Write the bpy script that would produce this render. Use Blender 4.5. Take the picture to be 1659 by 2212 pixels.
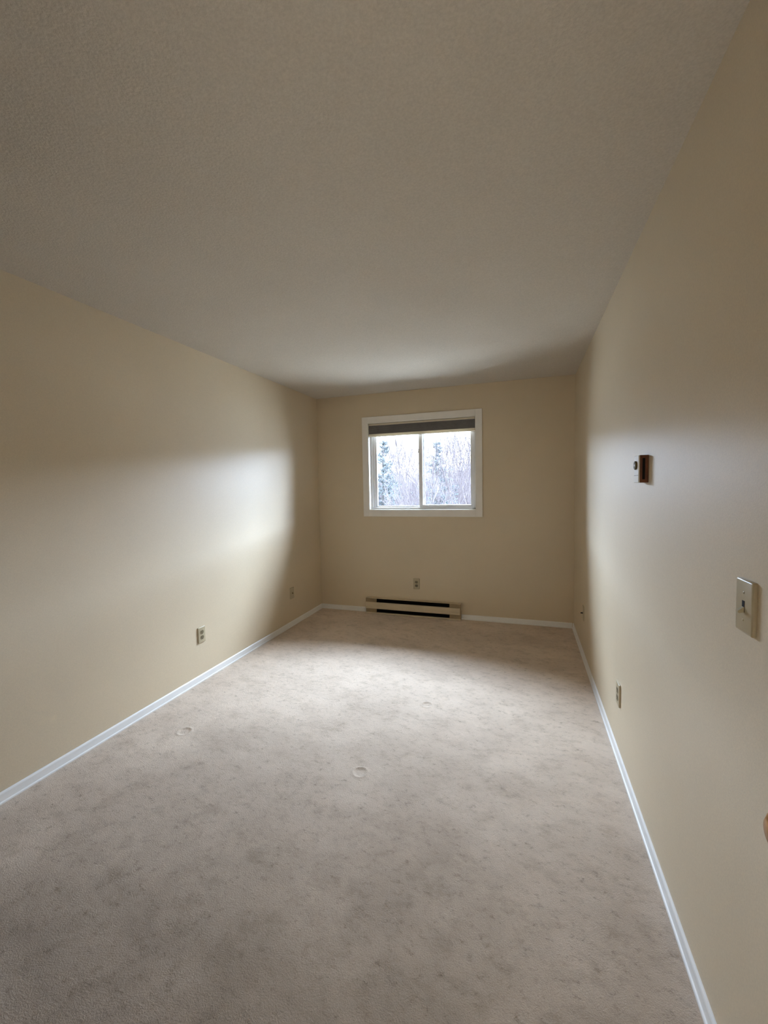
import bpy, bmesh, math, random
from mathutils import Vector, Matrix

# ------------------------------------------------------------------ clear, camera, world, light, exposure
for o in list(bpy.data.objects):
    bpy.data.objects.remove(o, do_unlink=True)
scene = bpy.context.scene
col = scene.collection

F_PX, YAW, PITCH, ROLL = 900.64, 0.3247, 0.05918, -0.019322
CAM = Vector((0.0, 0.0, 1.4115))
XL, XR, D, H = -2.2716, 0.4591, 4.3771, 2.44          # left wall, right wall, window wall, ceiling height
YF = -0.06                                             # wall with the doorway, just behind the camera

SKY = 56.0
# evening overcast: shaped for its light, dimmed at the horizon, brightened above it on the window's side,
# dimmed behind the building to keep the trees dark (height of the view direction, colour)
SKY_STOPS = [(0.0, (0.042, 0.045, 0.048)), (0.112, (0.055, 0.056, 0.056)), (0.136, (1.08, 1.28, 1.64)), (0.180, (0.96, 1.14, 1.46)),
             (0.26, (0.68, 0.81, 1.03)), (0.34, (0.70, 0.82, 1.02)), (0.44, (1.04, 1.21, 1.48)), (0.60, (1.20, 1.39, 1.67)), (0.80, (1.0, 1.16, 1.40))]
SKY_BACK = 0.05
EXPOSURE = 0.0

cam_data = bpy.data.cameras.new('camera')
cam_data.sensor_fit = 'VERTICAL'
cam_data.sensor_height = 36.0
cam_data.lens = 36.0 * F_PX / 2212.0
cam_data.clip_start = 0.02
cam = bpy.data.objects.new('camera', cam_data)
col.objects.link(cam)
U = Vector((math.cos(YAW), math.sin(YAW), 0))
FW = Vector((-math.sin(YAW) * math.cos(PITCH), math.cos(YAW) * math.cos(PITCH), -math.sin(PITCH)))
DN = FW.cross(U)
c_, s_ = math.cos(ROLL), math.sin(ROLL)
R_ = U * c_ - DN * s_
D_ = U * s_ + DN * c_
M = Matrix((R_, -D_, -FW)).transposed().to_4x4()
M.translation = CAM
cam.matrix_world = M
scene.camera = cam

world = bpy.data.worlds.new('overcast_sky')
scene.world = world
world.use_nodes = True
nt = world.node_tree
nt.nodes.clear()
w_out = nt.nodes.new('ShaderNodeOutputWorld')
w_bg = nt.nodes.new('ShaderNodeBackground')
w_tc = nt.nodes.new('ShaderNodeTexCoord')
w_sep = nt.nodes.new('ShaderNodeSeparateXYZ')
w_rmp = nt.nodes.new('ShaderNodeValToRGB')
w_el = w_rmp.color_ramp.elements
for i, (p_, c3) in enumerate(SKY_STOPS):
    e_ = w_el[i] if i < 2 else w_el.new(p_)
    e_.position = p_
    e_.color = (*c3, 1)
nt.links.new(w_tc.outputs['Generated'], w_sep.inputs[0])
nt.links.new(w_sep.outputs['Z'], w_rmp.inputs[0])
nt.links.new(w_rmp.outputs[0], w_bg.inputs['Color'])
w_mr = nt.nodes.new('ShaderNodeMapRange')
w_mr.interpolation_type = 'SMOOTHSTEP'
w_mr.inputs['From Min'].default_value = -0.25
w_mr.inputs['From Max'].default_value = 0.35
w_mr.inputs['To Min'].default_value = SKY * SKY_BACK
w_mr.inputs['To Max'].default_value = SKY
nt.links.new(w_sep.outputs['Y'], w_mr.inputs['Value'])
nt.links.new(w_mr.outputs[0], w_bg.inputs['Strength'])
nt.links.new(w_bg.outputs[0], w_out.inputs[0])

# portal in the window opening: it emits nothing, it only tells the renderer where the sky comes in
pd = bpy.data.lights.new('window_portal', 'AREA')
pd.shape = 'RECTANGLE'
pd.size, pd.size_y = 1.17, 0.95
pd.cycles.is_portal = True
po = bpy.data.objects.new('window_portal', pd)
col.objects.link(po)
po.location = (-1.0555, D + 0.150, 1.640)
po.rotation_euler = (math.radians(-90), 0, 0)

vs = scene.view_settings
vs.view_transform = 'Standard'
vs.look = 'None'
vs.gamma = 1.0
vs.exposure = EXPOSURE
vs.use_curve_mapping = False
cy = scene.cycles
cy.use_denoising = True
cy.max_bounces = 24
cy.diffuse_bounces = 20
cy.glossy_bounces = 6
cy.transmission_bounces = 8
cy.transparent_max_bounces = 12
cy.caustics_reflective = False
cy.caustics_refractive = False


# ------------------------------------------------------------------ materials
def mat(name, color, rough=0.6, spec=0.3, metal=0.0):
    m = bpy.data.materials.new(name)
    m.use_nodes = True
    b = m.node_tree.nodes['Principled BSDF']
    b.inputs['Base Color'].default_value = (*color, 1)
    b.inputs['Roughness'].default_value = rough
    b.inputs['Specular IOR Level'].default_value = spec
    b.inputs['Metallic'].default_value = metal
    return m


def node(m, t, **kw):
    n = m.node_tree.nodes.new(t)
    for k, v in kw.items():
        if k in n.inputs:
            n.inputs[k].default_value = v
        else:
            setattr(n, k, v)
    return n


def link(m, a, b):
    m.node_tree.links.new(a, b)


def noise(m, scale, detail=3.0, rough=0.5, vec=None):
    n = node(m, 'ShaderNodeTexNoise')
    n.inputs['Scale'].default_value = scale
    n.inputs['Detail'].default_value = detail
    n.inputs['Roughness'].default_value = rough
    if vec is not None:
        link(m, vec, n.inputs['Vector'])
    return n


def ramp(m, src, p0, c0, p1, c1):
    r = node(m, 'ShaderNodeValToRGB')
    r.color_ramp.elements[0].position = p0
    r.color_ramp.elements[0].color = (*c0, 1)
    r.color_ramp.elements[1].position = p1
    r.color_ramp.elements[1].color = (*c1, 1)
    link(m, src, r.inputs[0])
    return r


def mult(m, a, b, fac=1.0):
    x = node(m, 'ShaderNodeMix')
    x.data_type = 'RGBA'
    x.blend_type = 'MULTIPLY'
    x.inputs['Factor'].default_value = fac
    link(m, a, x.inputs['A'])
    link(m, b, x.inputs['B'])
    return x.outputs['Result']


def textured(name, color, rough, spec, bscale, bstrength, bdist, var=0.06, vscale=2.0, fine=0.0, fscale=300.0):
    """painted plaster: faint tone variation plus a bump"""
    m = mat(name, color, rough, spec)
    b = m.node_tree.nodes['Principled BSDF']
    tc = node(m, 'ShaderNodeTexCoord')
    n = noise(m, vscale, 4.0, 0.6, tc.outputs['Object'])
    lo = tuple(c * (1 - var) for c in color)
    hi = tuple(min(1, c * (1 + var)) for c in color)
    out = ramp(m, n.outputs['Fac'], 0.3, lo, 0.7, hi).outputs[0]
    if fine:
        n2 = noise(m, fscale, 2.0, 0.6, tc.outputs['Object'])
        out = mult(m, out, ramp(m, n2.outputs['Fac'], 0.3, (1 - fine,) * 3, 0.7, (1 + fine,) * 3).outputs[0])
    link(m, out, b.inputs['Base Color'])
    n3 = noise(m, bscale, 3.0, 0.6, tc.outputs['Object'])
    bp = node(m, 'ShaderNodeBump')
    bp.inputs['Strength'].default_value = bstrength
    bp.inputs['Distance'].default_value = bdist
    link(m, n3.outputs['Fac'], bp.inputs['Height'])
    link(m, bp.outputs['Normal'], b.inputs['Normal'])
    return m


M_WALL = textured('beige_wall_paint', (0.620, 0.526, 0.382), 0.45, 0.50, 260.0, 0.16, 0.0012, 0.025, 1.7, 0.05, 260.0)
M_CEIL = textured('stippled_ceiling_paint', (0.560, 0.517, 0.450), 0.9, 0.1, 130.0, 0.6, 0.004, 0.02, 2.0, 0.07, 140.0)
M_TRIM = textured('white_trim_paint', (0.80, 0.80, 0.79), 0.38, 0.4, 60.0, 0.12, 0.001, 0.03, 6.0)
M_CASING = textured('white_casing_paint', (0.80, 0.775, 0.73), 0.45, 0.35, 60.0, 0.12, 0.001, 0.03, 8.0)
M_VINYL = textured('white_vinyl', (0.80, 0.80, 0.80), 0.35, 0.4, 30.0, 0.03, 0.001, 0.02, 9.0)
M_PLATE = textured('ivory_plastic', (0.44, 0.375, 0.250), 0.33, 0.5, 200.0, 0.05, 0.0005, 0.03, 30.0)
M_SOCKET = textured('tan_plastic', (0.20, 0.165, 0.10), 0.4, 0.4, 200.0, 0.05, 0.0005, 0.05, 60.0)
M_DARK = textured('black_opening', (0.012, 0.010, 0.010), 0.7, 0.1, 100.0, 0.05, 0.001, 0.1, 30.0)
M_HEATER = textured('beige_enamel', (0.56, 0.47, 0.33), 0.38, 0.4, 90.0, 0.04, 0.0005, 0.05, 12.0)
M_HEATER_SHADED = textured('shaded_beige_enamel', (0.30, 0.225, 0.13), 0.4, 0.4, 90.0, 0.04, 0.0005, 0.08, 25.0)  # same beige enamel with the end caps' shadow put into the colour
M_BROWN = textured('brown_plastic', (0.125, 0.036, 0.012), 0.4, 0.4, 60.0, 0.15, 0.001, 0.25, 40.0)
M_THERMO = textured('cream_plastic', (0.66, 0.61, 0.52), 0.4, 0.4, 90.0, 0.04, 0.0005, 0.03, 30.0)
M_BRONZE = textured('bronze_plastic', (0.12, 0.088, 0.035), 0.6, 0.2, 90.0, 0.04, 0.0005, 0.1, 60.0)
M_STEEL = mat('screw_metal', (0.55, 0.52, 0.45), 0.35, 0.5, 0.9)
M_BRASS = textured('aged_brass', (0.42, 0.20, 0.045), 0.30, 0.5, 40.0, 0.05, 0.0005, 0.15, 30.0)
M_BRASS.node_tree.nodes['Principled BSDF'].inputs['Metallic'].default_value = 0.75
M_FABRIC = textured('grey_shade_fabric', (0.155, 0.145, 0.14), 0.9, 0.1, 500.0, 0.3, 0.0008, 0.08, 14.0, 0.12, 500.0)
M_RAIL = textured('cream_shade_rail', (0.72, 0.66, 0.54), 0.4, 0.4, 60.0, 0.04, 0.0005, 0.03, 15.0)
M_DOOR = textured('white_door_paint', (0.74, 0.71, 0.65), 0.4, 0.4, 120.0, 0.1, 0.001, 0.03, 4.0)

# translucent bottom rail of the shade: daylight shines through it
b = M_RAIL.node_tree.nodes['Principled BSDF']
tr = node(M_RAIL, 'ShaderNodeBsdfTranslucent')
tr.inputs['Color'].default_value = (0.75, 0.66, 0.50, 1)
mx = node(M_RAIL, 'ShaderNodeMixShader')
mx.inputs[0].default_value = 0.25
link(M_RAIL, b.outputs[0], mx.inputs[1])
link(M_RAIL, tr.outputs[0], mx.inputs[2])
link(M_RAIL, mx.outputs[0], M_RAIL.node_tree.nodes['Material Output'].inputs[0])

# window glass: clear, thin, with a Fresnel reflection
M_GLASS = bpy.data.materials.new('window_glass')
M_GLASS.use_nodes = True
g = M_GLASS.node_tree
g.nodes.remove(g.nodes['Principled BSDF'])
gt = node(M_GLASS, 'ShaderNodeBsdfTransparent')
gt.inputs[0].default_value = (0.95, 0.975, 0.985, 1)
gg = node(M_GLASS, 'ShaderNodeBsdfGlossy')
gg.inputs['Roughness'].default_value = 0.02
gf = node(M_GLASS, 'ShaderNodeFresnel')
gf.inputs['IOR'].default_value = 1.25
gm = node(M_GLASS, 'ShaderNodeMixShader')
link(M_GLASS, gf.outputs[0], gm.inputs[0])
link(M_GLASS, gt.outputs[0], gm.inputs[1])
link(M_GLASS, gg.outputs[0], gm.inputs[2])
link(M_GLASS, gm.outputs[0], g.nodes['Material Output'].inputs[0])

# carpet: short beige pile with soiled traffic blotches, fine flecks and old furniture dents
M_CARPET = mat('beige_cut_pile_carpet', (0.58, 0.52, 0.47), 0.95, 0.05)
m = M_CARPET
b = m.node_tree.nodes['Principled BSDF']
tc = node(m, 'ShaderNodeTexCoord')
P = tc.outputs['Object']
mp = node(m, 'ShaderNodeMapping')
mp.inputs['Rotation'].default_value = (0, 0, 0.45)
mp.inputs['Scale'].default_value = (1.0, 1.45, 1.0)
link(m, P, mp.inputs['Vector'])
base = ramp(m, noise(m, 1.5, 6.0, 0.66, mp.outputs[0]).outputs['Fac'], 0.34, (0.60, 0.502, 0.417), 0.60, (0.73, 0.618, 0.517)).outputs[0]
blot = ramp(m, noise(m, 7.5, 8.0, 0.78, mp.outputs[0]).outputs['Fac'], 0.34, (0.80, 0.79, 0.77), 0.50, (1.0, 1.0, 1.0)).outputs[0]
flek = ramp(m, noise(m, 24.0, 8.0, 0.82, mp.outputs[0]).outputs['Fac'], 0.34, (0.62, 0.61, 0.59), 0.45, (1.0, 1.0, 1.0)).outputs[0]
fibr = ramp(m, noise(m, 330.0, 3.0, 0.7, P).outputs['Fac'], 0.3, (0.84, 0.84, 0.84), 0.7, (1.10, 1.10, 1.10)).outputs[0]
# walked-in soiling plus painted light falloff, darker toward the doorway, broken up by noise
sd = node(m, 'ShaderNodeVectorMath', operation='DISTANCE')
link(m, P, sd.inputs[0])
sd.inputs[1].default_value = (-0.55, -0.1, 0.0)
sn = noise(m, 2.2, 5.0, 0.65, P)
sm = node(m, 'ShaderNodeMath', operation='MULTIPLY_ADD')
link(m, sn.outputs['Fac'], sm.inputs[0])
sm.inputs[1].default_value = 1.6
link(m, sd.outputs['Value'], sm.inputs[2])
soil_falloff = ramp(m, sm.outputs[0], 0.0, (0.50, 0.485, 0.46), 1.0, (1.0, 1.0, 1.0))
soil_falloff.color_ramp.elements[0].position = 0.0
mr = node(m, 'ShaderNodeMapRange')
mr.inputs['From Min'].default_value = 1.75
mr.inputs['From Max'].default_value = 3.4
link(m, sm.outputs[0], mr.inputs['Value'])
link(m, mr.outputs[0], soil_falloff.inputs[0])
cc = mult(m, mult(m, mult(m, mult(m, base, blot), flek), fibr), soil_falloff.outputs[0])
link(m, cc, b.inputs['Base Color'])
h1 = noise(m, 210.0, 3.0, 0.7, P)
h2 = noise(m, 45.0, 5.0, 0.7, P)
ad = node(m, 'ShaderNodeMath', operation='MULTIPLY_ADD')
link(m, h2.outputs['Fac'], ad.inputs[0])
ad.inputs[1].default_value = 0.9
link(m, h1.outputs['Fac'], ad.inputs[2])
bp = node(m, 'ShaderNodeBump')
bp.inputs['Strength'].default_value = 0.55
bp.inputs['Distance'].default_value = 0.005
link(m, ad.outputs[0], bp.inputs['Height'])
link(m, bp.outputs['Normal'], b.inputs['Normal'])

M_ABSORBER = textured('dark_brown_absorber', (0.085, 0.05, 0.03), 0.5, 0.3, 25.0, 0.1, 0.001, 0.3, 5.0)  # dark tone for the added bounce-absorbing closet panels
M_BARK = textured('grey_brown_bark', (0.13, 0.127, 0.128), 1.0, 0.0, 12.0, 0.5, 0.02, 0.25, 1.5)
M_TWIG = textured('mauve_twig_bark', (0.165, 0.149, 0.160), 1.0, 0.0, 12.0, 0.3, 0.01, 0.2, 1.0)
M_NEEDLE = textured('blue_green_needles', (0.145, 0.165, 0.178), 1.0, 0.0, 12.0, 0.1, 0.01, 0.25, 0.9)
M_GROUND = textured('winter_grass', (0.38, 0.355, 0.32), 0.95, 0.05, 3.0, 0.5, 0.05, 0.25, 0.4)


# ------------------------------------------------------------------ mesh helpers
class MB:
    """collects shapes and links them as ONE mesh object"""

    def __init__(self):
        self.bm = bmesh.new()

    def _merge(self, t):
        me = bpy.data.meshes.new('t')
        t.to_mesh(me)
        t.free()
        self.bm.from_mesh(me)
        bpy.data.meshes.remove(me)

    def box(self, x0, x1, y0, y1, z0, z1, bev=0.0, seg=2):
        t = bmesh.new()
        v = [t.verts.new((x, y, z)) for x in (x0, x1) for y in (y0, y1) for z in (z0, z1)]
        for f in ((0, 1, 3, 2), (4, 6, 7, 5), (0, 4, 5, 1), (2, 3, 7, 6), (0, 2, 6, 4), (1, 5, 7, 3)):
            t.faces.new([v[i] for i in f])
        if bev:
            bmesh.ops.bevel(t, geom=list(t.edges), offset=bev, segments=seg, profile=0.5, affect='EDGES')
        self._merge(t)
        return self

    def plate(self, w, h, t_, cham, r=0.004):
        """wall plate: chamfered slab, back on y=0, facing -y, centred"""
        t = bmesh.new()
        rings = []
        for (inset, y) in ((0, 0), (0, -(t_ - cham * 0.8)), (cham * 0.35, -(t_ - cham * 0.25)), (cham, -t_)):
            ring = []
            hw, hh = w / 2 - inset, h / 2 - inset
            for (sx, sz, a0) in ((1, 1, 0), (-1, 1, 90), (-1, -1, 180), (1, -1, 270)):
                for k in range(4):
                    a = math.radians(a0 + 30 * k)
                    ring.append(t.verts.new((sx * (hw - r) + r * math.cos(a), y, sz * (hh - r) + r * math.sin(a))))
            rings.append(ring)
        n = len(rings[0])
        for a, b_ in zip(rings, rings[1:]):
            for i in range(n):
                t.faces.new((a[i], a[(i + 1) % n], b_[(i + 1) % n], b_[i]))
        t.faces.new(rings[-1])
        t.faces.new(list(reversed(rings[0])))
        bmesh.ops.recalc_face_normals(t, faces=list(t.faces))
        self._merge(t)
        return self

    def prism(self, prof, axis, a0, a1):
        """profile of (p, q) points swept along an axis; x: (p,q)=(y,z); y: (x,z); z: (x,y)"""
        t = bmesh.new()

        def pt(p, q, a):
            return {'x': (a, p, q), 'y': (p, a, q), 'z': (p, q, a)}[axis]
        A = [t.verts.new(pt(p, q, a0)) for p, q in prof]
        B = [t.verts.new(pt(p, q, a1)) for p, q in prof]
        n = len(prof)
        for i in range(n):
            t.faces.new((A[i], A[(i + 1) % n], B[(i + 1) % n], B[i]))
        t.faces.new(A)
        t.faces.new(list(reversed(B)))
        bmesh.ops.recalc_face_normals(t, faces=list(t.faces))
        self._merge(t)
        return self

    def lathe(self, prof, c, axis, seg=32):
        """prof: (r, d) with d measured along axis vector from c"""
        t = bmesh.new()
        ax = Vector(axis).normalized()
        u = ax.orthogonal().normalized()
        v = ax.cross(u)
        c = Vector(c)
        rings = []
        for r, d in prof:
            if r <= 1e-6:
                rings.append([t.verts.new(c + ax * d)])
            else:
                rings.append([t.verts.new(c + ax * d + (u * math.cos(k * 2 * math.pi / seg) + v * math.sin(k * 2 * math.pi / seg)) * r) for k in range(seg)])
        for a, b_ in zip(rings, rings[1:]):
            for k in range(seg):
                q = [a[k % len(a)], a[(k + 1) % len(a)], b_[(k + 1) % len(b_)], b_[k % len(b_)]]
                q2 = []
                for z in q:
                    if z not in q2:
                        q2.append(z)
                if len(q2) > 2:
                    t.faces.new(q2)
        for rg in (rings[0], rings[-1]):
            if len(rg) > 2:
                t.faces.new(rg)
        bmesh.ops.recalc_face_normals(t, faces=list(t.faces))
        self._merge(t)
        return self

    def tube(self, pts, radii, seg=6):
        bm = self.bm
        prev = None
        n = len(pts)
        for i, p in enumerate(pts):
            d = (pts[min(i + 1, n - 1)] - pts[max(i - 1, 0)]).normalized()
            u = d.orthogonal().normalized()
            v = d.cross(u)
            ring = [bm.verts.new(p + (u * math.cos(k * 2 * math.pi / seg) + v * math.sin(k * 2 * math.pi / seg)) * radii[i]) for k in range(seg)]
            if prev:
                # match the ring start so the tube does not twist
                best = min(range(seg), key=lambda s: (ring[s].co - prev[0].co).length)
                ring = ring[best:] + ring[:best]
                for k in range(seg):
                    bm.faces.new((prev[k], prev[(k + 1) % seg], ring[(k + 1) % seg], ring[k]))
            prev = ring
        return self

    def tri(self, a, b_, c):
        self.bm.faces.new([self.bm.verts.new(v) for v in (a, b_, c)])

    def build(self, name, material, parent=None, smooth=None):
        me = bpy.data.meshes.new(name)
        self.bm.to_mesh(me)
        self.bm.free()
        me.materials.append(material)
        o = bpy.data.objects.new(name, me)
        col.objects.link(o)
        if parent is not None:
            o.parent = parent
        if smooth:
            for p in me.polygons:
                p.use_smooth = True
            me.set_sharp_from_angle(angle=math.radians(smooth))
        return o


def tag(o, label=None, cat=None, group=None, kind=None):
    if label:
        o['label'] = label
    if cat:
        o['category'] = cat
    if group:
        o['group'] = group
    if kind:
        o['kind'] = kind
    return o


def empty(name, loc, rz=0.0):
    e = bpy.data.objects.new(name, None)
    e.empty_display_size = 0.1
    col.objects.link(e)
    e.location = loc
    e.rotation_euler = (0, 0, rz)
    return e


def structure(o, label, cat):
    return tag(o, label, cat, kind='structure')


# ------------------------------------------------------------------ room shell
WX0, WX1, WZ0, WZ1 = -1.643, -0.468, 1.159, 2.121        # window opening
WT = 0.135                                               # window wall thickness

structure(MB().box(XL - 0.12, XL, YF - 0.12, D + WT, -0.05, H + 0.1).build('wall_left', M_WALL),
          'plain beige left wall with a bright patch of window light', 'wall')
structure(MB().box(XR, XR + 0.12, YF - 0.12, D + WT, -0.05, H + 0.1).build('wall_right', M_WALL),
          'plain beige right wall with thermostat and light switch', 'wall')
wb = MB()
wb.box(XL, WX0, D, D + WT, -0.05, H + 0.1).box(WX1, XR, D, D + WT, -0.05, H + 0.1)
wb.box(WX0, WX1, D, D + WT, -0.05, WZ0).box(WX0, WX1, D, D + WT, WZ1, H + 0.1)
structure(wb.build('wall_back', M_WALL), 'beige end wall with the window and heater', 'wall')
DX0, DX1, DZ = -0.375, 0.432, 2.06                       # doorway the photo is taken from
wf = MB()
wf.box(XL, DX0, YF - 0.12, YF, -0.05, H + 0.1).box(DX1, XR, YF - 0.12, YF, -0.05, H + 0.1)
wf.box(DX0, DX1, YF - 0.12, YF, DZ, H + 0.1)
structure(wf.build('wall_front', M_WALL), 'beige wall with the doorway behind the viewpoint', 'wall')
structure(MB().box(XL - 0.12, XR + 0.12, YF - 0.12, D + WT, H, H + 0.1).build('ceiling', M_CEIL),
          'off-white stippled ceiling over the whole room', 'ceiling')

# carpet: a sheet whose surface carries three real furniture dents
DENTS = [(-1.895, 1.868, 0.030), (-0.772, 1.843, 0.028), (-0.597, 2.568, 0.026)]


def dent_height(x, y):
    h = 0.0
    for dx, dy, r in DENTS:
        d = math.hypot((x - dx), (y - dy))
        if d < r * 2.2:
            h += -0.0040 / (1 + math.exp((d - r) / (r * 0.16))) + 0.0022 * math.exp(-((d - r * 1.3) / (r * 0.28)) ** 2)
    return h


fb = bmesh.new()
ys = [YF - 0.12 + i * 0.1 for i in range(int((D - YF + 0.12) / 0.1) + 1)] + [D + 0.05]
xs = [XL - 0.02 + i * 0.1 for i in range(int((XR - XL) / 0.1) + 1)] + [XR + 0.02]
for dx, dy, r in DENTS:
    xs += [dx + k * r / 6 for k in range(-14, 15)]
    ys += [dy + k * r / 6 for k in range(-14, 15)]
xs, ys = sorted(set(round(v, 4) for v in xs)), sorted(set(round(v, 4) for v in ys))
gv = [[fb.verts.new((x, y, dent_height(x, y))) for x in xs] for y in ys]
for j in range(len(ys) - 1):
    for i in range(len(xs) - 1):
        fb.faces.new((gv[j][i], gv[j][i + 1], gv[j + 1][i + 1], gv[j + 1][i]))
fm = MB()
fm.bm.free()
fm.bm = fb
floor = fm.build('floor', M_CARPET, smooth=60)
structure(floor, 'worn beige carpet with stains and furniture dents', 'floor')
structure(MB().box(XL - 0.1, XR + 0.1, YF - 0.12, D + 0.05, -0.15, -0.03).build('floor_slab', M_GROUND),
          'slab under the carpet', 'floor')

# baseboards: low, rounded top edge, thin shoe strip at the carpet
BP = [(0, 0), (0.0135, 0), (0.0135, 0.006), (0.0120, 0.0085), (0.0082, 0.0100), (0.0080, 0.043), (0.0062, 0.048), (0.0030, 0.0515), (0, 0.052)]
structure(MB().prism([(XL + p, q) for p, q in BP], 'y', YF, D).build('baseboard_left', M_TRIM),
          'white baseboard along the left wall', 'baseboard')
structure(MB().prism([(XR - p, q) for p, q in BP], 'y', YF, D).build('baseboard_right', M_TRIM),
          'white baseboard along the right wall', 'baseboard')
structure(MB().prism([(D - p, q) for p, q in BP], 'x', XL + 0.012, -1.690).prism([(D - p, q) for p, q in BP], 'x', -0.628, XR - 0.012)
          .build('baseboard_back', M_TRIM), 'white baseboard along the window wall, broken by the heater', 'baseboard')
structure(MB().prism([(YF + p, q) for p, q in BP], 'x', DX0 - 0.075, DX0 - 0.062).build('baseboard_front', M_TRIM),
          'white baseboard beside the doorway', 'baseboard')

# unseen dark closet doors, added behind the viewpoint to absorb bounced light
cd_ = empty('bounce_absorber', (-1.36, YF + 0.002, 0))
structure(cd_, 'added dark closet panels behind the viewpoint, absorbing bounced light', 'door')
for k, (xa, xb) in enumerate(((-0.84, 0.03), (-0.03, 0.84))):
    MB().box(xa, xb, 0.004 + 0.03 * k, 0.028 + 0.03 * k, 0.02, 2.30, 0.002).build('absorber_panel', M_ABSORBER, cd_)
MB().box(-0.90, -0.84, 0, 0.07, 0, 2.36, 0.002).box(0.84, 0.90, 0, 0.07, 0, 2.36, 0.002).box(-0.84, 0.84, 0, 0.07, 2.30, 2.36, 0.002).build('absorber_frame', M_ABSORBER, cd_)

# hallway behind the doorway
hy = YF - 0.12
hw = MB().box(-1.3, -1.2, hy - 1.3, hy, 0, H).box(1.2, 1.3, hy - 1.3, hy, 0, H).box(-1.3, 1.3, hy - 1.4, hy - 1.3, 0, H)
structure(hw.build('wall_hallway', M_WALL), 'hallway walls behind the doorway', 'wall')
structure(MB().box(-1.3, 1.3, hy - 1.4, hy, H, H + 0.1).build('ceiling_hallway', M_CEIL), 'hallway ceiling', 'ceiling')
structure(MB().box(-1.3, 1.3, hy - 1.4, hy, -0.05, 0).build('floor_hallway', M_CARPET), 'hallway carpet', 'floor')
structure(MB().box(DX0, DX0 + 0.018, hy, YF, 0, DZ - 0.018).box(DX1 - 0.0, DX1 + 0.0005, hy, YF, 0, DZ - 0.018)
          .box(DX0, DX1, hy, YF, DZ - 0.018, DZ).box(DX0 - 0.06, DX0 + 0.006, YF, YF + 0.012, 0, DZ + 0.05, 0.002)
          .build('trim_1', M_TRIM), 'white doorway trim', 'trim')

# ------------------------------------------------------------------ window
win = empty('window_1', (-1.0555, D, WZ0))
structure(win, 'white sliding window with two panes in the end wall', 'window')
win_o = Vector(win.location)


def wpart(mb, name, m_, parent=None, smooth=None):
    """shape given in room coordinates, stored relative to the window's base"""
    bmesh.ops.translate(mb.bm, verts=list(mb.bm.verts), vec=-win_o)
    return mb.build(name, m_, parent or win, smooth)


CX0, CX1, CZ0, CZ1 = -1.710, -0.4035, 1.088, 2.189
cs = MB()
ct = 0.014
cs.box(CX0, WX0, D - ct, D, CZ0, CZ1, 0.0025).box(WX1, CX1, D - ct, D, CZ0, CZ1, 0.0025)
cs.box(WX0 - 0.001, WX1 + 0.001, D - ct, D, CZ0, WZ0, 0.0025).box(WX0 - 0.001, WX1 + 0.001, D - ct, D, WZ1, CZ1, 0.0025)
wpart(cs, 'casing', M_CASING)
jb = MB()
jd = 0.075
jb.box(WX0, WX0 + 0.006, D - 0.010, D + WT, WZ0, WZ1).box(WX1 - 0.006, WX1, D - 0.010, D + WT, WZ0, WZ1)
jb.box(WX0 + 0.006, WX1 - 0.006, D - 0.010, D + WT, WZ0, WZ0 + 0.006).box(WX0 + 0.006, WX1 - 0.006, D - 0.010, D + WT, WZ1 - 0.006, WZ1)
wpart(jb, 'jamb', M_CASING)
# vinyl frame
fx0, fx1, fz0, fz1 = WX0 + 0.006, WX1 - 0.006, WZ0 + 0.006, WZ1 - 0.006
fr = MB()
fy0, fy1 = D + 0.056, D + 0.130
fr.box(fx0, fx0 + 0.018, fy0, fy1, fz0, fz1, 0.002).box(fx0 + 0.016, fx0 + 0.034, fy0 + 0.020, fy1, fz0, fz1, 0.002)
fr.box(fx1 - 0.022, fx1, fy0, fy1, fz0, fz1, 0.002).box(fx1 - 0.038, fx1 - 0.020, fy0 + 0.012, fy1, fz0, fz1, 0.002)
fr.box(fx0 + 0.016, fx1 - 0.020, fy0 + 0.001, fy1 - 0.001, fz0 + 0.0005, fz0 + 0.022, 0.002).box(fx0 + 0.016, fx1 - 0.020, fy0 + 0.001, fy1 - 0.001, fz1 - 0.030, fz1 - 0.0005, 0.002)
wpart(fr, 'frame', M_VINYL)


def sash(x0, x1, z0, z1, y0, y1, sl, sr, rb, rt, name):
    s = MB()
    s.box(x0, x0 + sl, y0, y1, z0, z1, 0.003).box(x1 - sr, x1, y0, y1, z0, z1, 0.003)
    s.box(x0 + sl - 0.002, x1 - sr + 0.002, y0, y1, z0, z0 + rb, 0.003).box(x0 + sl - 0.002, x1 - sr + 0.002, y0, y1, z1 - rt, z1, 0.003)
    so = wpart(s, name, M_VINYL)
    gl = MB().box(x0 + sl - 0.004, x1 - sr + 0.004, (y0 + y1) / 2 - 0.002, (y0 + y1) / 2 + 0.002, z0 + rb - 0.004, z1 - rt + 0.004)
    wpart(gl, 'pane', M_GLASS, so)
    return so


# fixed outer sash (left) and sliding inner sash (right)
sash(fx0 + 0.032, -1.030, fz0 + 0.018, fz1 - 0.025, D + 0.097, D + 0.121, 0.026, 0.058, 0.018, 0.03, 'fixed_sash')
rs = sash(-1.086, fx1 - 0.030, fz0 + 0.020, fz1 - 0.027, D + 0.067, D + 0.091, 0.040, 0.026, 0.027, 0.03, 'sliding_sash')
la = MB().box(-1.0895, -1.081, D + 0.058, D + 0.084, 1.775, 1.822, 0.003)
wpart(la, 'latch', M_VINYL, rs)
lk = MB().box(-0.478, -0.474, D + 0.044, D + 0.057, 1.172, 1.204, 0.001).box(-0.492, -0.477, D + 0.046, D + 0.057, 1.171, 1.177, 0.001)
lk.box(-0.507, -0.501, D + 0.048, D + 0.057, 1.168, 1.173, 0.001)
tag(wpart(lk, 'sash_stop', M_DARK), 'small black stop in the lower right corner')

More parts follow.
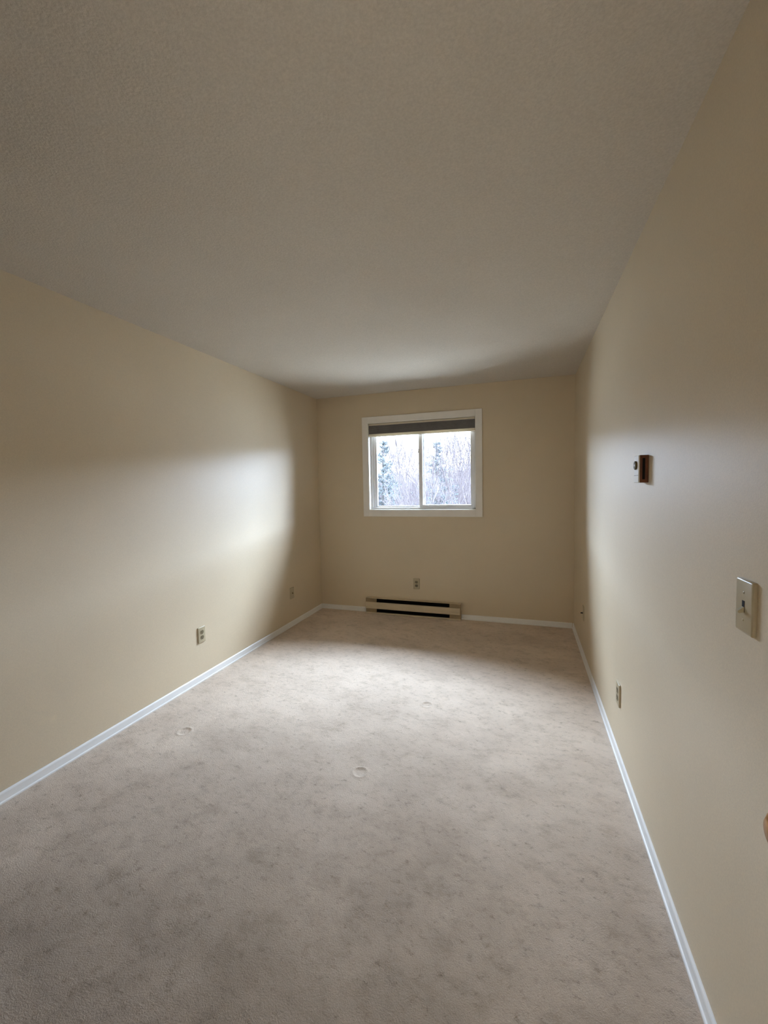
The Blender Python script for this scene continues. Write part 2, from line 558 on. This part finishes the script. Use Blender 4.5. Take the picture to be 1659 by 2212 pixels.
# ------------------------------------------------------------------ window shade, raised
BX0, BX1 = -1.634, -0.478
bl = empty('window_blind', (-1.056, D + 0.022, 1.972))
tag(bl, 'grey cellular shade raised to a narrow band at the top of the window', 'blind')
blo = Vector(bl.location)


def bpart(mb, name, m_, smooth=None):
    bmesh.ops.translate(mb.bm, verts=list(mb.bm.verts), vec=-blo)
    return mb.build(name, m_, bl, smooth)


bpart(MB().box(BX0, BX1, D + 0.000, D + 0.046, 2.092, 2.1125, 0.003), 'head_rail', M_RAIL)
prof = []
nf, z0_, z1_ = 9, 2.0005, 2.0925
for k in range(nf):
    za = z0_ + (z1_ - z0_) * k / nf
    zb = z0_ + (z1_ - z0_) * (k + 1) / nf
    prof += [(D + 0.0045, za), (D + 0.0030, (za + zb) / 2)]
prof.append((D + 0.0045, z1_))
prof += [(D + 0.042, z1_), (D + 0.042, z0_)]
bpart(MB().prism(prof, 'x', BX0 + 0.002, BX1 - 0.002), 'fabric_stack', M_FABRIC)
rp = [(D + 0.002, 1.978), (D + 0.008, 1.972), (D + 0.038, 1.972), (D + 0.044, 1.978), (D + 0.044, 1.998), (D + 0.040, 2.001), (D + 0.006, 2.001), (D + 0.002, 1.998)]
bpart(MB().prism(rp, 'x', BX0, BX1), 'bottom_rail', M_RAIL)

# ------------------------------------------------------------------ baseboard heater
HX0, HX1 = -1.690, -0.630
ht = empty('baseboard_heater', ((HX0 + HX1) / 2, D, 0))
tag(ht, 'beige electric baseboard heater with two black slots under the window', 'heater')
hto = Vector(ht.location)


def hpart(mb, name, m_, smooth=None):
    bmesh.ops.translate(mb.bm, verts=list(mb.bm.verts), vec=-hto)
    return mb.build(name, m_, ht, smooth)


hd = 0.062
hpart(MB().box(HX0, HX1, D - 0.006, D - 0.0005, 0.002, 0.172).box(HX0, HX1, D - hd + 0.006, D - 0.004, 0.1705, 0.1745, 0.001)
      .box(HX0, HX1, D - hd, D - 0.004, 0.002, 0.016, 0.0015), 'back_panel', M_HEATER)
fp = [(D - hd - 0.002, 0.128), (D - hd + 0.002, 0.131), (D - hd + 0.004, 0.129), (D - hd, 0.088), (D - hd + 0.002, 0.058),
      (D - hd - 0.003, 0.058), (D - hd - 0.007, 0.062), (D - hd - 0.006, 0.084), (D - hd - 0.003, 0.090)]
hpart(MB().prism(fp, 'x', HX0 - 0.001, HX1 - 0.006), 'front_panel', M_HEATER)
for (a, b_) in ((HX0, -1.5625), (-0.746, HX1)):
    hpart(MB().box(a, b_, D - hd + 0.003, D - 0.005, 0.003, 0.170, 0.002), 'end_cap', M_HEATER_SHADED)
for (za, zb, nm) in ((0.128, 0.1705, 'top_slot'), (0.016, 0.060, 'bottom_slot')):
    s = MB().box(-1.564, -0.7445, D - 0.030, D - 0.006, za, zb)
    for k in range(82):
        x = -1.560 + k * 0.00995
        s.box(x, x + 0.0012, D - hd + 0.006, D - 0.028, za + 0.001, zb - 0.001)
    tag(hpart(s, nm, M_DARK), 'black finned slot')


# ------------------------------------------------------------------ wall plates
def screw(parent, x, z, t_):
    o = MB().lathe([(0.0028, 0), (0.0028, 0.0006), (0.0020, 0.0012), (0, 0.0014)], (x, -t_ + 0.0002, z), (0, -1, 0), 12).build('screw', M_PLATE, parent, 40)
    return o


def outlet(loc, rz, label, group=None):
    e = empty('wall_outlet', loc, rz)
    tag(e, label, 'outlet', group)
    t_ = 0.0085
    MB().plate(0.072, 0.116, t_, 0.0035).build('cover_plate', M_PLATE, e, 50)
    for z in (0.0195, -0.0195):
        pr = []
        for k in range(28):
            a = 2 * math.pi * k / 28
            pr.append((0.0172 * math.cos(a), z + max(-0.0142, min(0.0142, 0.0172 * math.sin(a)))))
        s = MB().prism(pr, 'y', -t_ + 0.001, -t_ - 0.0012).build('socket', M_SOCKET, e)
        q = MB().box(-0.0078, -0.0052, -t_ - 0.0016, -t_ - 0.0006, z - 0.0005, z + 0.0085)
        q.box(0.0052, 0.0074, -t_ - 0.0016, -t_ - 0.0006, z + 0.0005, z + 0.0080)
        q.lathe([(0.0027, 0.0), (0.0027, 0.0012)], (0, -t_ - 0.0005, z - 0.0068), (0, -1, 0), 14)
        q.build('slots', M_DARK, s)
    screw(e, 0, 0, t_)
    return e


def coax(loc, rz, label, group=None, stub=0.010, dark=False):
    e = empty('coax_wall_plate', loc, rz)
    tag(e, label, 'wall plate', group)
    t_ = 0.0075
    MB().plate(0.074, 0.116, t_, 0.004).build('cover_plate', M_PLATE, e, 50)
    MB().lathe([(0.0068, 0), (0.0068, 0.0025), (0.0046, 0.003), (0.0046, stub), (0.0034, stub), (0.0034, stub - 0.003), (0, stub - 0.003)],
               (0, -t_ + 0.0003, 0), (0, -1, 0), 16).build('coax_connector', M_DARK if dark else M_BRONZE, e, 40)
    screw(e, 0, 0.042, t_)
    screw(e, 0, -0.042, t_)
    return e


RL, RR = math.pi / 2, -math.pi / 2
outlet((-1.113, D, 0.352), 0, 'ivory outlet on the end wall above the baseboard heater')
outlet((XL, 2.4395, 0.347), RL, 'ivory outlet low on the left wall, nearer than the coax plate')
outlet((XR, 2.3280, 0.340), RR, 'ivory outlet seen edge-on, low on the right wall below the thermostat')
coax((XL, 3.7150, 0.341), RL, 'tan coax cable plate low on the left wall near the window corner')
coax((XR, 3.6650, 0.362), RR, 'coax plate with dark stub low on the right wall near the window corner', None, 0.016, True)

# light switch
sw = empty('light_switch', (XR, 1.0885, 1.1395), RR)
tag(sw, 'ivory toggle light switch on the right wall, switched off', 'light switch')
MB().plate(0.072, 0.116, 0.0090, 0.0035).build('cover_plate', M_PLATE, sw, 50)
tag(MB().box(-0.0052, 0.0052, -0.0096, -0.0080, -0.0125, 0.0125).build('toggle_slot', M_DARK, sw), 'dark slot')
tg = MB().prism([(-0.0088, -0.0010), (-0.0105, -0.0012), (-0.0205, -0.0095), (-0.0205, -0.0132), (-0.0175, -0.0145), (-0.0088, -0.0118)], 'x', -0.0044, 0.0044)
tg.build('toggle', M_PLATE, sw)
screw(sw, 0, 0.030, 0.0090)
screw(sw, 0, -0.030, 0.0090)

# thermostat
th = empty('thermostat', (XR, 1.9060, 1.4100), RR)
tag(th, 'small brown and cream thermostat with round dial on the right wall', 'thermostat')
MB().box(-0.035, 0.035, -0.0300, 0, 0, 0.108, 0.0015).build('case', M_BROWN, th)
MB().box(-0.0348, 0.0348, -0.0345, -0.0295, 0.0005, 0.1075, 0.0015).build('front_cover', M_THERMO, th)
tag(MB().box(0.0346, 0.0354, -0.0215, -0.0120, 0.013, 0.096, 0.0003).build('side_vent', M_DARK, th), 'black slot')
MB().box(-0.032, 0.032, -0.0349, -0.0342, 0.0285, 0.0300).build('seam', M_BRONZE, th)
dl = MB().lathe([(0.0172, 0), (0.0172, 0.0050), (0.0160, 0.0066), (0.0075, 0.0066), (0.0070, 0.0052), (0, 0.0052)], (-0.002, -0.0343, 0.0690), (0, -1, 0), 40).build('dial', M_BRONZE, th, 40)
MB().lathe([(0.0050, 0), (0.0050, 0.0020), (0, 0.0026)], (-0.002, -0.0393, 0.0690), (0, -1, 0), 24).build('dial_cap', M_THERMO, dl, 40)

# open door against the right wall, only its knob reaches the picture
dr = empty('door_1', (0.4300, YF + 0.015, 0.010))
structure(dr, 'open white door folded back against the right wall', 'door')
MB().box(-0.035, 0.0, 0, 0.765, 0, 2.02, 0.002).build('door_leaf', M_DOOR, dr)
for sgn, x0 in ((-1, -0.035),):
    kn = MB().lathe([(0.030, -0.0035), (0.030, 0.004), (0.024, 0.009), (0.0115, 0.013), (0.0105, 0.030), (0.0200, 0.037), (0.0275, 0.046),
                     (0.0290, 0.054), (0.0260, 0.063), (0.0180, 0.069), (0.0, 0.071)], (x0 - 0.0030, 0.733, 0.913), (sgn, 0, 0), 40)
    tag(kn.build('door_knob', M_BRASS, dr, 50), 'round brass door knob')

# ------------------------------------------------------------------ outside
GZ = -4.0
structure(MB().box(-60, 60, D + 1.0, 140, GZ - 0.3, GZ).build('ground', M_GROUND), 'winter lawn below the window', 'ground')
rng = random.Random(11)


def branch(mb, p, d, length, r, depth, spread, up, nmin=0.006, fork=(2, 3), seg=5):
    pts, rad = [p.copy()], [r]
    n = 4
    q, dd = p.copy(), d.normalized()
    for i in range(n):
        dd = (dd + Vector((rng.uniform(-1, 1), rng.uniform(-1, 1), rng.uniform(-1, 1))) * 0.13 + Vector((0, 0, up))).normalized()
        q = q + dd * (length / n)
        pts.append(q.copy())
        rad.append(max(nmin, r * (1 - 0.42 * (i + 1) / n)))
    mb.tube(pts, rad, seg)
    if depth <= 0:
        return
    k = rng.randint(*fork)
    for j in range(k):
        i = n if j == 0 else rng.randint(2, n)
        nd = (dd + Vector((rng.uniform(-1, 1), rng.uniform(-1, 1), rng.uniform(-0.7, 1))) * spread).normalized()
        branch(mb, pts[i], nd, length * rng.uniform(0.62, 0.86), rad[i] * (0.85 if j == 0 else 0.68), depth - 1, spread, up, nmin, fork, 4)


def fit_height(mb, height):
    zs = sorted(v.co.z for v in mb.bm.verts)
    k = height / zs[int(len(zs) * 0.985)]
    for v in mb.bm.verts:
        v.co.z *= k


def bare_tree(x, y, height, lean, label, stems=3, depth=5, spread=0.55, r=0.09):
    e = empty('bare_tree', (x, y, GZ))
    tag(e, label, 'tree', 'bare trees outside the window')
    t = MB()
    top = Vector((lean * 0.35, 0, height * 0.42))
    t.tube([Vector((0, 0, -0.1)), Vector((lean * 0.1, 0, height * 0.2)), top], [r * 1.5, r * 1.2, r], 7)
    t.build('trunk', M_BARK, e)
    w = MB()
    for k in range(stems):
        d = Vector((lean / height * 1.3 + (k - (stems - 1) / 2) * 0.42 + rng.uniform(-0.1, 0.1), rng.uniform(-0.3, 0.3), 1))
        branch(w, top - Vector((0, 0, 0.05)), d, height * 0.19, r * 0.62, depth, spread, 0.07, 0.0075)
    fit_height(w, height)
    w.build('branches', M_TWIG, e)
    return e


def conifer(x, y, height, width, label, cover=1.0, z_low=0.15):
    e = empty('pine_tree', (x, y, GZ))
    tag(e, label, 'tree', 'evergreens outside the window')
    t = MB()
    t.tube([Vector((0, 0, -0.1)), Vector((0, 0, height * 0.5)), Vector((0.05, 0, height))], [0.14, 0.09, 0.012], 7)
    lv = int(height * 5)
    f = MB()
    for i in range(lv):
        u = i / lv
        z = height * (z_low + (0.985 - z_low) * u)
        L = width * (1 - u) ** 0.75 * rng.uniform(0.55, 1.15) + 0.12
        for k in range(4):
            if rng.random() > cover:
                continue
            a = rng.uniform(0, 2 * math.pi)
            d = Vector((math.cos(a), math.sin(a), rng.uniform(-0.05, 0.45)))
            base_ = Vector((0.05 * u, 0, z))
            tip = base_ + d * L
            t.tube([base_, base_.lerp(tip, 0.5) - Vector((0, 0, 0.05 * L)), tip], [0.022, 0.014, 0.006], 4)
            nt_ = max(3, int(L * 9))
            for j in range(nt_):
                c = base_.lerp(tip, 0.25 + 0.78 * j / nt_) + Vector((rng.uniform(-1, 1), rng.uniform(-1, 1), rng.uniform(-0.6, 0.6))) * 0.09 * (0.5 + L)
                for q in range(9):
                    n_ = Vector((rng.uniform(-1, 1), rng.uniform(-1, 1), rng.uniform(-0.5, 1))).normalized()
                    s_v = n_.orthogonal().normalized() * 0.018
                    f.tri(c - s_v, c + s_v, c + n_ * rng.uniform(0.10, 0.22))
    t.build('trunk', M_BARK, e)
    f.build('needles', M_NEEDLE, e)
    return e


def brush(x, y, height, width, n, label):
    e = empty('bare_shrub', (x, y, GZ))
    tag(e, label, 'shrub', 'bare brush outside the window')
    w = MB()
    for k in range(int(n * 1.5)):
        bx, by = rng.uniform(-width, width), rng.uniform(-0.8, 0.8)
        d = Vector((rng.uniform(-0.35, 0.35), rng.uniform(-0.25, 0.25), 1))
        branch(w, Vector((bx * 0.75, by, 0)), d, height * rng.uniform(0.24, 0.34), 0.017, 4, 0.45, 0.08, 0.0065, (2, 3), 4)
    fit_height(w, height)
    w.build('twigs', M_TWIG, e)
    return e


# distance rows beyond the window: bare trees, then evergreens, then the thicket
bare_tree(-5.70, 19.5, 7.6, 0.5, 'leafless tree with several stems in the middle of the left pane', 3, 5, 0.55, 0.06)
bare_tree(-4.20, 14.0, 6.2, 1.4, 'leafless tree leaning right, low in the left pane', 3, 5, 0.42, 0.07)
bare_tree(-3.65, 23.5, 9.4, 0.3, 'tall leafless tree with upright stems in the right pane', 4, 5, 0.42, 0.065)
bare_tree(-2.15, 16.5, 7.6, 0.5, 'leafless tree at the right edge of the window', 4, 5, 0.48, 0.06)
bare_tree(-2.65, 11.2, 6.7, 1.0, 'slender leafless tree leaning right in front of the broad evergreen', 3, 5, 0.40, 0.045)
conifer(-5.42, 16.0, 7.4, 1.45, 'pine with a thin pointed top at the left edge of the window', 0.95)
conifer(-4.30, 21.2, 7.8, 1.7, 'broad evergreen in the right pane, beside the central window stile', 0.95, 0.25)
conifer(-8.10, 25.5, 6.6, 1.5, 'low evergreen behind the pine in the left pane', 0.8)
for (x, Y, hgt, wd, n, lb) in [
        (-10.1, 28.5, 5.9, 1.5, 30, 'grey brush below the pine at the left of the window'),
        (-6.6, 32.0, 6.2, 1.6, 36, 'dense brush low in the right pane next to the stile'),
        (-3.0, 27.5, 6.1, 1.5, 40, 'dense mauve brush at the lower right of the window'),
        (-11.0, 36.0, 6.3, 1.8, 36, 'farther brush low behind the leaning bare tree'),
        (-5.2, 37.5, 7.0, 1.8, 42, 'farther dense brush at the bottom middle of the right pane'),
        (-9.6, 43.0, 6.6, 2.6, 44, 'farthest brush closing the view in the left half of the window'),
        (-5.6, 50.0, 7.6, 3.0, 46, 'farthest brush closing the view at the right of the window')]:
    brush(x, Y, hgt, wd, n, lb)
# one uncountable thicket along the far edge of the lawn, running on to both sides
w = MB()
for k in range(230):
    d = Vector((rng.uniform(-0.35, 0.35), rng.uniform(-0.25, 0.25), 1))
    branch(w, Vector((rng.uniform(-24, 24), rng.uniform(-1.5, 1.5), 0)), d, 2.2, 0.03, 4, 0.5, 0.07, 0.014, (2, 3), 4)
fit_height(w, 7.7)
tk = w.build('thicket', M_TWIG)
tk.location = (-5.0, 60.0, GZ)
tag(tk, 'pale leafless thicket across the far edge of the lawn', 'thicket', kind='stuff')
